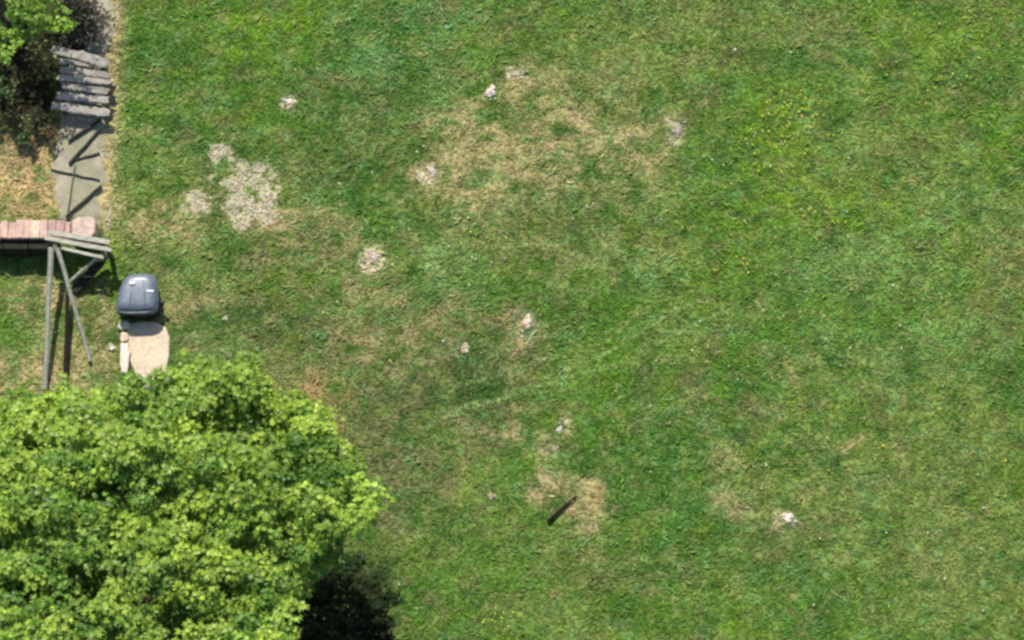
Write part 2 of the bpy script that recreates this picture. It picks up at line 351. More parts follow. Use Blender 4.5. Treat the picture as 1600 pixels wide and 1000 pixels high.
def grass():
    def blades(N, lmin, lmax, wmin, wmax, flat, colfun, dens=None, zoff=0.0):
        x = RNG.uniform(-7.2, 7.2, N); y = RNG.uniform(-4.8, 4.9, N)
        X, Y = to_px(x, y)
        keep = ~in_poly(X, Y, PATH_POLY) & ~in_poly(X + 14 * (fbm(x * 8, y * 8, 61, 3) - .5), Y + 14 * (fbm(x * 8, y * 8, 62, 3) - .5), SLAB_IN)
        c, bare = turf(x, y)
        pr = (1 - bare * .55) * (1 - np.clip(2.2 * gravel_mask(X, Y), 0, .97))
        if dens is not None: pr = pr * dens(x, y, X, Y)
        keep &= RNG.uniform(0, 1, N) < pr
        x, y, c = x[keep], y[keep], c[keep]; n = len(x)
        az = RNG.normal(0, .9, n) + np.where(RNG.uniform(0, 1, n) < .5, 0, math.pi)
        az += (fbm(x * 2, y * 2, 200, 2) - .5) * 2
        L = RNG.uniform(lmin, lmax, n); W = RNG.uniform(wmin, wmax, n)
        el = RNG.uniform(flat[0], flat[1], n)
        d = np.stack([np.cos(az) * np.cos(el), np.sin(az) * np.cos(el), np.sin(el)], -1)
        s = np.stack([-np.sin(az), np.cos(az), RNG.normal(0, .35, n)], -1); s /= np.linalg.norm(s, axis=1)[:, None]
        z0 = .03 * (fbm(x * 1.5, y * 1.5, 90, 4) - .5) + .030 * (fbm(x * 9, y * 12, 91, 3) - .5) - .012 + zoff
        p = np.stack([x, y, z0], -1)
        a = p - s * W[:, None] * .35; b = p + s * W[:, None] * .35
        m = p + d * L[:, None] * .55
        m1 = m + s * W[:, None] * .5; m2 = m - s * W[:, None] * .5
        t = p + d * L[:, None]; t[:, 2] -= L * .15
        V = np.stack([a, b, m1, t, m2], 1).reshape(-1, 3)
        F = np.arange(n * 5).reshape(n, 5)
        c = colfun(c, n, x, y)
        return V, F, np.repeat(c, 5, axis=0)
    def tone(c, n, x, y):
        k = RNG.lognormal(0.10, .14, n)[:, None]
        c = c * k
        q = RNG.uniform(0, 1, n); straw = (q < .035)[:, None]
        c = np.where(straw, c * .45 + np.array((.25, .24, .12)) * .6, c)
        dull = (q > .93)[:, None]
        return np.where(dull, c * np.array((.72, .82, 1.0)), c)
    def clover(c, n, x, y):
        return c * np.array((1.25, 1.3, 1.5)) * RNG.lognormal(0.05, .18, n)[:, None]
    def cdens(x, y, X, Y):
        k = np.clip((fbm(x * 2.2, y * 2.2, 300, 3) - .5) * 5, .05, 1)
        for (px, py, rx, ry) in ((620, 80, 110, 100), (700, 440, 90, 50), (220, 120, 60, 120), (680, 60, 90, 70), (1350, 470, 150, 80), (1060, 430, 80, 60), (420, 430, 150, 60)):
            k = k + np.exp(-(((X - px) / rx) ** 2 + ((Y - py) / ry) ** 2)) * .8
        return np.clip(k, 0, 1)
    parts = [blades(230000, .035, .08, .011, .022, (.03, .42), tone),
             blades(60000, .018, .032, .016, .028, (0, .4), clover, cdens, .012),
             blades(9000, .05, .10, .014, .03, (.1, .6), lambda c, n, x, y: c * np.array((1.45, 1.4, 1.6)) * RNG.uniform(.8, 1.25, n)[:, None], cdens, .015)]
    V = np.concatenate([p[0] for p in parts]); C = np.concatenate([p[2] for p in parts])
    F = np.arange(len(V)).reshape(-1, 5)
    o = link('grass', np_mesh('grass', V, F, C), M_blade)
    tag(o, 'short patchy green meadow grass with clover and dry brown areas', 'grass', kind='stuff')
grass()

# specks of yellow and white in the grass
def flowers():
    def disc_field(name, spots, col, label, rad):
        V = []; F = []; C = []
        for (px, py, sx, sy, n) in spots:
            for i in range(n):
                p = at(random.gauss(px, sx), random.gauss(py, sy), random.uniform(.03, .05))
                r = random.uniform(*rad); b = len(V); a0 = random.random() * 3
                tx, ty = random.uniform(-.5, .5), random.uniform(-.5, .5)
                for k in range(6):
                    a = a0 + k * math.pi / 3; rr = r * random.uniform(.65, 1.1)
                    V.append((p.x + rr * math.cos(a) * 1.15, p.y + rr * math.sin(a), p.z + tx * rr * math.cos(a) + ty * rr * math.sin(a)))
                    j = random.uniform(.8, 1.1); C.append([q * j for q in col])
                F.append([b + k for k in range(6)])
        tag(link(name, np_mesh(name, V, F, np.array(C)), M_petal), label, 'flowers', kind='stuff')
    disc_field('yellow_flowers', [(1240,160,22,12,44),(1225,200,30,30,24),(1520,655,5,6,6),(770,965,18,10,20),(1210,235,30,25,16),(1320,335,60,20,40),
        (1065,352,14,6,6),(1500,20,60,14,16),(1480,100,60,30,30),(1180,250,50,40,20),(1400,780,160,90,30),(1150,410,16,8,10),(1270,190,30,12,10),(600,560,8,5,3),(1340,690,60,40,6)],
        (.50, .48, .05), 'tiny yellow flowers dotted through the right half of the meadow', (.007, .014))
    disc_field('white_flowers', [(800,300,420,220,60),(1300,500,220,300,80),(640,80,90,70,16),(720,420,80,60,14),(725,352,10,8,4),(932,320,8,3,3),(735,403,10,3,4),(1350,460,80,60,12),(1450,900,100,70,12)],
        (.50, .55, .38), 'tiny pale flower heads and leaves dotted over the meadow', (.007, .014))
flowers()

# ------------------------------------------------------------------ gravel path in the yard
def sheet(name, poly, z, m, col, grid=.04, edge=14, kind=None, thick=None, jitter=.9):
    """an irregular patch of ground with a worn outline, sunk at its edges"""
    P = [at(*p) for p in poly]; x0 = min(p.x for p in P) - .1; x1 = max(p.x for p in P) + .1; y0 = min(p.y for p in P) - .1; y1 = max(p.y for p in P) + .1
    xs = np.arange(x0, x1, grid); ys = np.arange(y0, y1, grid); X, Y = np.meshgrid(xs, ys)
    PX, PY = to_px(X, Y)
    PX2 = PX + edge * (fbm(X * 5, Y * 5, 401, 3) - .5) * jitter * 2; PY2 = PY + edge * (fbm(X * 5, Y * 5, 402, 3) - .5) * jitter * 2
    ins = in_poly(PX2, PY2, poly)
    Z = np.where(ins, z, z - .03) + .006 * (fbm(X * 9, Y * 9, 5, 3) - .5)
    c = np.array(col)[None, None, :] * (.85 + .3 * fbm(X * 6, Y * 6, 17, 4)[..., None]) * np.ones(X.shape + (3,))
    k = np.clip((fbm(X * 2.4, Y * 2.4, 88, 3) - .5) * 4, 0, .5)[..., None]
    c = c * (1 - k) + np.array((.24, .25, .15)) * k
    i = np.arange(X.size).reshape(X.shape)
    F = np.stack([i[:-1, :-1], i[:-1, 1:], i[1:, 1:], i[1:, :-1]], -1).reshape(-1, 4)
    me = np_mesh(name, np.stack([X, Y, Z], -1).reshape(-1, 3), F, c.reshape(-1, 3), smooth=True)
    return link(name, me, m)
tag(sheet('path', PATH_POLY, .012, M_path, (.34, .305, .225), grid=.03), kind='structure')

# ------------------------------------------------------------------ low wall with brick coping
def wall():
    root = empty('brick_wall', at(60, 372, 0))
    tag(root, 'low wall with a worn red and pink brick coping beside the wooden frame', 'wall')
    b = MB()
    H = .41
    def box(x0, y0, x1, y1, z0, z1, col, mb, j=.005):
        r = lambda: random.uniform(-j, j)
        lo = [(x0, y0), (x1, y0), (x1, y1), (x0, y1)]
        e = .006
        v = [(x + r(), y + r(), z0) for x, y in lo] + [(x + r(), y + r(), z1 - e) for x, y in lo]
        cx, cy = (x0 + x1) / 2, (y0 + y1) / 2
        v += [(x + (e if x < cx else -e), y + (e if y < cy else -e), z1 + r() * .5) for x, y in lo]
        mb.add(v, [(3, 2, 1, 0)] + [(k, (k + 1) % 4, 4 + (k + 1) % 4, 4 + k) for k in range(4)] + [(4 + k, 4 + (k + 1) % 4, 8 + (k + 1) % 4, 8 + k) for k in range(4)] + [(8, 9, 10, 11)], col)
    A = at(-120, 386, H); B = at(88, 386, H); T = at(0, 347, H)
    # body as rough stone courses, near-black with the face's shade put into the colour
    x = A.x
    while x < B.x - .05:
        wdt = random.uniform(.2, .34); x2 = min(x + wdt, B.x)
        g = random.uniform(.8, 1.1)
        box(x, A.y, x2 - .008, T.y, -.06, H - .075, (.028 * g, .03 * g, .02 * g), b, .008); x = x2
    child(b.build('body', M_brick), root)
    c = MB(); x = A.x; pal = [(.56,.37,.30),(.53,.35,.28),(.52,.37,.31),(.57,.40,.33),(.51,.36,.30),(.56,.43,.36)]
    end = at(110, 360, H).x
    xx = x
    while xx < end - .03:
        wd = random.uniform(.075, .11) * 1.1; col = random.choice(pal)
        px = 800 + xx / S
        if abs(xx - at(50, 360, H).x) < .05: col = (.60, .50, .38)
        if xx > at(64, 360, H).x: col = tuple(q * random.uniform(.85, 1.0) for q in (.46, .32, .27))
        y_hi = at(0, 345 + random.uniform(-2, 3) + (2 if xx < at(10, 0, H).x else 0), H).y; y_lo = at(0, 372 + random.uniform(-1.5, 1.5), H).y
        box(xx, y_lo, min(xx + wd, end) - .003, y_hi, H - .072, H + random.uniform(0, .008), col, c, .005); xx += wd
    child(c.build('coping', M_brick), root)
    # pale pink stone at the end, rounded
    s = MB()
    P = [(111,345),(122,338),(146,338),(150,346),(149,364),(144,371),(111,370)]
    top = [at(px, py, .40) for px, py in P]; n = len(P); cen = sum(top, Vector()) / n
    vs = [(p.x, p.y, -.05) for p in top] + [(p.x, p.y, .37) for p in top] + [tuple(p.lerp(cen, .12)) for p in top]
    s.add(vs, [(k, (k + 1) % n, n + (k + 1) % n, n + k)[::-1] for k in range(n)] + [(n + k, n + (k + 1) % n, 2*n + (k + 1) % n, 2*n + k)[::-1] for k in range(n)] + [tuple(range(2*n, 3*n))[::-1]], (.52, .40, .33))
    o = child(s.build('end_stone', M_brick), root); o['label'] = 'pale pink rounded end stone'
wall()

# ------------------------------------------------------------------ slatted wooden steps at the top left
GREY = (.34, .31, .265)
def steps():
    root = empty('wooden_steps', at(130, 185, 0))
    tag(root, 'weathered grey wooden slatted steps between the leafy shrub and the meadow edge', 'steps')
    rows = [  # left x,y right x,y width px
        (82, 77, 124, 88, 14), (124, 86, 166, 100, 17), (92, 95, 138, 100, 11), (94, 108, 168, 118, 11), (90, 121, 171, 128, 11),
        (98, 134, 170, 144, 11), (88, 149, 171, 157, 12.5), (82, 165, 170, 177, 14)]
    for i, (xa, ya, xb, yb, wd) in enumerate(rows):
        z = .34 - i * .02
        mb = MB(); g = random.uniform(.85, 1.12)
        mb.plank(at(xa, ya, z), at(xb, yb, z - .01), wd * S, .03, segs=12, jit=.009, col=tuple(q * g for q in GREY), bow=random.uniform(-.006, .008))
        child(mb.build('slat', M_wood), root)
    for px, pb in ((98, 100), (160, 164)):
        mb = MB(); mb.plank(at(px, 84, .27), at(pb - 2, 176, .13), .05, .09, col=(.10, .085, .065)); child(mb.build('beam', M_wood), root)
    for (px, py, h) in ((98, 86, .28), (160, 92, .28), (100, 172, .14), (163, 172, .14)):
        mb = MB(); b = at(px, py, h); mb.tube([(b.x, b.y, -.1), (b.x, b.y, h)], [.035, .035], 6, (.12, .10, .08)); child(mb.build('post', M_wood), root)
steps()

# thin dark bars, plain tubes laid across the path
def bars():
    L = [((158, 186), (106, 221), .045, 'thick dark bar lying across the path just below the wooden steps', .030),
         ((157, 200), (109, 256), .04, 'dark bar crossing the path diagonally, second below the wooden steps', .030),
         ((156, 239), (112, 252), .03, 'short thin dark bar touching the lower end of a long bar', .018),
         ((80, 265), (156, 282), .03, 'thin dark bar tilted across the middle of the grey path', .016),
         ((159, 290), (103, 339), .045, 'dark bar lying diagonally above the pink end stone of the wall', .028),
         ((117, 258), (106, 334), .025, 'faint grey-green bar lying lengthwise on the path', .014)]
    for i, (a, b, z, lab, r) in enumerate(L):
        mb = MB(); A = at(*a, z); B = at(*b, z); n = 6
        pts = [A.lerp(B, k / n) + Vector((random.uniform(-.006, .006), random.uniform(-.006, .006), 0)) for k in range(n + 1)]
        mb.tube(pts, [r * random.uniform(.6, .85) for _ in pts], 6, (.05, .055, .042) if i < 5 else (.12, .13, .095))
        tag(mb.build('dark_bar', M_wood), lab, 'bar', 'dark bars lying on the path')
bars()

# ------------------------------------------------------------------ timber frame with slatted top
def frame():
    root = empty('timber_frame', at(110, 420, 0))
    tag(root, 'weathered grey timber frame with a slatted top and long sloping poles', 'wooden frame')
    H = .50
    for i, (xa, ya, xb, yb, wd) in enumerate(((78, 363, 172, 379, 8.5), (70, 372, 174, 391, 7.5), (97, 388, 162, 403, 5.5))):
        mb = MB(); mb.plank(at(xa, ya, H - .02 * i), at(xb, yb, H - .02 * i), wd * S, .035, segs=8, jit=.003, col=(.44, .42, .34)); child(mb.build('slat', M_wood), root)
    def pole(a, b, r0, r1, col, name='pole', lab=None):
        mb = MB(); n = 8; A = Vector(a); B = Vector(b)
        pts = [A.lerp(B, k / n) + Vector((random.uniform(-.006, .006), 0, random.uniform(-.004, .004))) for k in range(n + 1)]
        mb.tube(pts, [r0 + (r1 - r0) * k / n for k in range(n + 1)], 7, col, wob=.15)
        o = child(mb.build(name, M_wood), root)
        if lab: o['label'] = lab
    pole(at(80, 386, H - .03), at(71, 608, .04), .038, .030, (.34, .33, .27))
    pole(at(90, 388, H - .05), at(141, 564, .04), .030, .024, (.34, .34, .27))
    pole(at(106, 448, .20), at(102, 603, .02), .026, .032, (.022, .016, .010), lab='nearly black pole between the two grey ones')
    pole(at(152, 402, H - .08), at(108, 441, .12), .024, .022, (.36, .39, .30), 'brace')
    for px, py in ((76, 378), (168, 388)):
        t = at(px, py, H - .06); pole((t.x, t.y, -.1), t, .035, .03, (.13, .11, .09), 'post')
    mb = MB(); mb.plank(at(84, 374, H - .055), at(88, 392, H - .065), .05, .03, col=(.2, .18, .14)); child(mb.build('crossbar', M_wood), root)
    mb = MB(); mb.plank(at(162, 378, H - .055), at(158, 404, H - .075), .05, .03, col=(.12, .10, .08)); child(mb.build('crossbar', M_wood), root)
    # near-black plank added in place of the brace's shadow, down to the ground
    mb = MB(); mb.plank(at(166, 398, .2), at(116, 455, .05), .12, .03, col=(.028, .032, .02)); o = child(mb.build('brace_shadow', M_wood), root); o['label'] = 'near-black sloping strip added as the shadow of the brace'
frame()

# ------------------------------------------------------------------ dark lidded bin
def bin_():
    H = .30
    root = empty('lidded_bin', at(212, 470, 0))
    tag(root, 'glossy dark grey lidded bin standing at the end of the pale slab', 'bin')
    # outline of the lid rim in pixels at height H
    rim = [(184, 488), (180, 482), (186, 452), (193, 437), (200, 430), (212, 427), (232, 427), (241, 430), (246, 440), (248, 470), (246, 484), (240, 488), (214, 490)]
    n = len(rim); cen = at(214, 458, H)
    def ring(k, z, dx=0, dy=0):
        out = []
        for px, py in rim:
            p = at(px, py, H); q = cen.lerp(p, k); out.append(Vector((q.x + dx, q.y + dy, z)))
        return out
    def shell(name, rings, m, top=True, bot=False, smooth=True, par=root):
        mb = MB(); vs = [p for r in rings for p in r]
        fs = [(i*n+k, (i+1)*n+k, (i+1)*n+(k+1) % n, i*n+(k+1) % n) for i in range(len(rings)-1) for k in range(n)]
        if top: fs.append(tuple((len(rings)-1)*n+k for k in range(n))[::-1])
        if bot: fs.append(tuple(range(n)))
        mb.add(vs, fs)
        o = mb.build(name, m, smooth=smooth); child(o, root)
        o.data.update()
        # outward normals
        import bmesh
        bm = bmesh.new(); bm.from_mesh(o.data); bmesh.ops.recalc_face_normals(bm, faces=bm.faces); bm.to_mesh(o.data); bm.free()
        return o
    shell('body', [ring(.93, 0.0), ring(.94, .02), ring(.96, H - .05)], M_black, top=True, bot=True)
    lid = shell('lid', [ring(.97, H - .055), ring(1.0, H - .05), ring(1.0, H - .02), ring(.97, H), ring(.93, H + .01), ring(.88, H + .045), ring(.80, H + .07), ring(.6, H + .078), ring(.2, H + .082)], M_plastic, top=True, bot=True)
    h = MB(); h.tube([at(187, 487, H + .012), at(200, 489, H + .016), at(228, 488, H + .016), at(240, 485, H + .012)], [.010, .013, .013, .010], 8)
    o = h.build('front_rim', mat('pale_rim', base=(.16, .18, .19), attr=False, rough=.4, bump=0)); o.parent = lid
    # two moulded ribs, and two white bits that paint highlights on the lid
    for (a, b) in (((207, 440), (203, 478)), ((224, 438), (227, 478))):
        h = MB(); A = at(*a, H + .078); B = at(*b, H + .072); h.tube([A, A.lerp(B, .5) + Vector((0, 0, .008)), B], [.006, .008, .006], 6); q = h.build('rib', M_plastic, smooth=True); q.parent = lid
    h = MB(); A = at(207, 443, H + .084); h.tube([A + Vector((-.035, 0, 0)), A + Vector((.035, 0, 0))], [.022, .022], 8); q = h.build('highlight_left', mat('highlight_white', base=(.9, .92, .95), rough=.3, attr=False, bump=0, spec=.8)); q.parent = lid
    h = MB(); A = at(234, 455, H + .078); h.tube([A + Vector((-.04, 0, .004)), A + Vector((.045, 0, -.012))], [.016, .016], 8); q = h.build('highlight_right', bpy.data.materials['highlight_white']); q.parent = lid
    # side shelf knob on the right
    h = MB(); h.tube([at(246, 470, .2), at(257, 474, .2)], [.035, .028], 8); child(h.build('side_handle', M_black), root)
bin_()

# ------------------------------------------------------------------ slab and edging stones
def flat_stone(name, poly, z, col, m, label, cat, group=None, inset=.1, dome=.004):
    mb = MB(); P = [at(px, py, z) for px, py in poly]; cen = sum(P, Vector()) / len(P)
    Q = []
    n0 = len(P)
    for k in range(n0):
        a, b = P[k], P[(k + 1) % n0]
        for t in (0, .33, .66): Q.append(a.lerp(b, t) + Vector((random.uniform(-.008, .008), random.uniform(-.008, .008), 0)))
    n = len(Q)
    def rg(k, zz): return [(cen.x + (p.x - cen.x) * k, cen.y + (p.y - cen.y) * k, zz + random.uniform(-.002, .002)) for p in Q]
    vs = rg(1.02, -.05) + rg(1.0, z - .012) + rg(1 - inset * .5, z) + rg(.6, z + dome) + rg(.25, z + dome * 1.3)
    fs = [(i*n+k, i*n+(k+1) % n, (i+1)*n+(k+1) % n, (i+1)*n+k) for i in range(4) for k in range(n)] + [tuple(4*n+k for k in range(n))]
    mb.add(vs, fs, col); o = mb.build(name, m)
    import bmesh
    bm = bmesh.new(); bm.from_mesh(o.data); bmesh.ops.recalc_face_normals(bm, faces=bm.faces); bm.to_mesh(o.data); bm.free()
    tag(o, label, cat, group); return o
flat_stone('paving_slab', SLAB_POLY, .028, (.60, .49, .355), M_slab, 'worn sandy beige slab below the dark lidded bin', 'slab')
G = 'white edging stones beside the beige slab'
flat_stone('edging_stone', [(184,505),(199,501),(204,506),(202,513),(190,515),(184,511)], .07, (.55,.54,.45), M_rock, 'white edging stone at the corner of the bin', 'stone', G)
flat_stone('edging_stone', [(188,519),(199,518),(201,524),(199,533),(189,534)], .06, (.60,.47,.36), M_rock, 'small pinkish edging stone in the middle of the row beside the slab', 'stone', G)
flat_stone('edging_stone', [(188,536),(200,535),(203,550),(201,570),(199,582),(190,582),(187,560)], .07, (.66,.58,.50), M_rock, 'long white edging stone at the lower left side of the slab', 'stone', G)
flat_stone('edging_stone', [(184,598),(194,597),(198,604),(195,612),(186,612)], .07, (.62,.62,.48), M_rock, 'small white stone at the edge of the big tree crown', 'stone', G)

# ------------------------------------------------------------------ rocks
def rock(px, py, wpx, hpx, col, label, hz=.5, seed=0, name='rock', group='pale rocks scattered over the meadow', cat='rock', chips=3):
    import bmesh
    rnd = random.Random(seed * 31 + 5)
    bm = bmesh.new()
    def lump(cx, cy, rx, ry, rz, z):
        r = bmesh.ops.create_icosphere(bm, subdivisions=3, radius=1)
        cuts = [(Vector((rnd.uniform(-1, 1), rnd.uniform(-1, 1), rnd.uniform(-.1, 1))).normalized(), rnd.uniform(.55, .85)) for _ in range(9)]
        rot = rnd.uniform(0, 6)
        for v in r['verts']:
            p = v.co.copy()
            for nrm, d in cuts:
                k = p.dot(nrm)
                if k > d: p -= nrm * (k - d)
            p *= rnd.uniform(.95, 1.05)
            v.co = Vector((cx + p.x * rx * 1.15, cy + p.y * ry * 1.15, z + p.z * rz))
    b = at(px, py, 0)
    rx = wpx * S / 2 * .9; ry = hpx * S / 2 * .9
    counts = []
    def tl(*a):
        n0 = len(bm.verts); lump(*a); g = rnd.uniform(.78, 1.1); w_ = rnd.random()
        counts.append((len(bm.verts) - n0, (col[0] * g, col[1] * g * (1 - .10 * w_), col[2] * g * (1 - .2 * w_))))
    tl(0, 0, rx * .62, ry * .66, min(rx, ry) * hz * .75, -.008)
    for i in range(0 if wpx < 12 else 6):
        a = rnd.uniform(0, 6.28); d = rnd.uniform(.35, .75); k = rnd.uniform(.22, .5)
        tl(math.cos(a) * rx * d, math.sin(a) * ry * d, rx * k, ry * k, min(rx, ry) * hz * rnd.uniform(.3, .8), -.006)
    for i in range(chips):
        a = rnd.uniform(0, 6.28); d = rnd.uniform(.95, 1.5); k = rnd.uniform(.08, .2)
        tl(math.cos(a) * rx * d, math.sin(a) * ry * d, rx * k, ry * k, rx * k, 0.01)
    me = bpy.data.meshes.new(name); bm.to_mesh(me); bm.free()
    at_ = me.color_attributes.new('tint', 'FLOAT_COLOR', 'POINT')
    at_.data.foreach_set('color', np.concatenate([np.tile(np.array((*c_, 1), dtype=np.float32), n_) for n_, c_ in counts]))
    o = link(name, me, M_rock); o.location = b
    tag(o, label, cat, group)
W = (.60, .57, .50); PK = (.50, .42, .35); DP = (.38, .33, .27)
rock(452, 158, 24, 15, (.60, .53, .46), 'small pinkish white rock in the green grass above the bare gravel patch', seed=1)
rock(768, 143, 26, 26, W, 'bright white chunky rock at the upper middle of the meadow', .7, seed=2)
rock(808, 115, 24, 10, (.38, .36, .26), 'flat dull rock just to the upper right of the bright upper-middle rock', .4, seed=3)
rock(1058, 200, 22, 30, DP, 'dull pinkish upright rock in the grass at the right of the dry area', .4, seed=4, chips=5)
rock(675, 268, 18, 20, (.52, .48, .40), 'small off-white rock at the left edge of the dry straw-coloured area', .5, seed=5)
rock(583, 400, 28, 26, (.40, .33, .28), 'flat round greyish pink rock in green grass', .3, seed=6, chips=4)
rock(825, 503, 20, 30, (.64, .56, .47), 'upright cream rock near the centre of the meadow', .6, seed=7)
rock(728, 543, 22, 17, (.48, .42, .33), 'small cream rock to the lower left of the central upright rock', .5, seed=8)
rock(874, 670, 16, 16, (.55, .52, .46), 'small white rock above the bare patch with the dark rod', .5, seed=9)
rock(1230, 810, 26, 24, (.66, .62, .56), 'bright white pointed rock in the lower right of the meadow', .8, seed=10, chips=2)
rock(1148, 77, 9, 9, (.78, .78, .74), 'tiny bright white stone alone at the top right', .9, seed=11, chips=0)
rock(352, 497, 12, 9, (.50, .50, .36), 'tiny pale stone right of the dark bin', .7, seed=12, chips=0)
rock(173, 542, 17, 17, (.62, .55, .45), 'small white stone left of the edging stones', .9, seed=13, chips=0)
rock(862, 775, 16, 6, (.58, .48, .28), 'cream chip at the left rim of the bare patch', .5, seed=14, chips=1)
rock(872, 752, 14, 6, (.45, .40, .24), 'flat chip at the top of the bare patch with the dark rod', .5, seed=15, chips=1)
rock(868, 700, 14, 14, (.34, .32, .22), 'dull stone between the small white rock and the bare patch', .4, seed=16, chips=3)
rock(768, 775, 14, 14, (.30, .29, .17), 'faint olive stone left of the bare patch', .4, seed=17, chips=3)

# dark rod
mb = MB(); A = at(900, 775, .028); B = at(856, 814, .03)
mb.tube([A, A.lerp(B, .3) + Vector((.004, .003, .004)), A.lerp(B, .65), B], [.010, .014, .020, .024], 8, (1, 1, 1))
tag(mb.build('rod', M_rust), 'short thin black rod lying on the bare tan patch', 'rod')

# ------------------------------------------------------------------ bare gravel patch
def gravel():
    import bmesh
    V = []; F = []; C = []
    rnd = random.Random(4); N = 0
    xs = np.array([(rnd.uniform(275, 440), rnd.uniform(215, 365)) for _ in range(16000)])
    dens = gravel_mask(xs[:,0], xs[:,1])
    for (px, py), d in zip(xs, dens):
        if rnd.random() > (d + .01) * .16: continue
        p = at(px, py, 0); gx = np.array([p.x]); gy = np.array([p.y]); p.z = float(.03 * (fbm(gx * 1.5, gy * 1.5, 90, 4) - .5)[0] + .030 * (fbm(gx * 9, gy * 12, 91, 3) - .5)[0]) - .013 + .004 * rnd.random()
        r = rnd.uniform(.007, .022); b = len(V); n = 6; a0 = rnd.random() * 6
        g = rnd.uniform(.75, 1.12); col = (.46 * g, .41 * g, .29 * g) if rnd.random() < .6 else ((.40 * g, .38 * g, .26 * g) if rnd.random() < .7 else (.30 * g, .24 * g, .13 * g))
        tx, ty = rnd.uniform(-.08, .08), rnd.uniform(-.08, .08)
        for lay, (k, dz) in enumerate(((1, -.02), (1, 0), (.55, .006))):
            for i in range(n):
                a = a0 + i * 2 * math.pi / n; rr = r * k * (1 + .25 * math.sin(a * 3 + px))
                V.append((p.x + rr * math.cos(a), p.y + rr * math.sin(a), p.z + dz + tx * rr * math.cos(a) + ty * rr * math.sin(a))); C.append(col)
        for l in range(2):
            for i in range(n): F.append((b + l*n + i, b + l*n + (i+1) % n, b + (l+1)*n + (i+1) % n, b + (l+1)*n + i))
        F.append((b + 2*n, b + 2*n + 1, b + 2*n + 2, b + 2*n + 3)); F.append((b + 2*n, b + 2*n + 3, b + 2*n + 4, b + 2*n + 5))
    o = link('gravel', np_mesh('gravel', V, F, np.array(C)), M_rock)
    tag(o, 'irregular pale bare patch of broken gravel in the grass right of the path', 'gravel', kind='stuff')
gravel()

# ------------------------------------------------------------------ foliage
def leaf_template(lobes=5):
    """palmate leaf outline in its own plane: tip along +x"""
    pts = []
    for k in range(-2, 3):
        a = k * .62; l = (1.15, .95, .6)[abs(k)]
        pts.append((l * math.cos(a) * .9 + .1, l * math.sin(a) * .95))
        if k < 2: a2 = a + .31; l2 = .46 if abs(a2) < .9 else .34; pts.append((l2 * math.cos(a2) + .08, l2 * math.sin(a2)))
    out = [(0, 0)] + pts
    return np.array(out)
LT = leaf_template()
def leaves_mesh(P, Nrm, size, col, droop=.25):
    """P (n,3) leaf bases; Nrm (n,3) leaf normals; size (n,); col (n,3)"""
    n = len(P)
    az = RNG.uniform(0, 2 * math.pi, n)
    t = np.stack([np.cos(az), np.sin(az), np.zeros(n)], -1)
    t = t - Nrm * (t * Nrm).sum(1)[:, None]; t /= np.linalg.norm(t, axis=1)[:, None]
    b = np.cross(Nrm, t)
    m = len(LT)
    u = LT[:, 0][None, :, None]; v = LT[:, 1][None, :, None]
    V = P[:, None, :] + (t[:, None, :] * u + b[:, None, :] * v) * size[:, None, None]
    fold = (np.abs(LT[:, 1]) * .28 - LT[:, 0] ** 2 * droop)[None, :, None]
    V = V + Nrm[:, None, :] * fold * size[:, None, None]
    F = np.array([(0, k, k + 1) for k in range(1, m - 1)])
    FF = (np.arange(n)[:, None, None] * m + F[None]).reshape(-1, 3)
    return V.reshape(-1, 3), FF, np.repeat(col, m, axis=0)

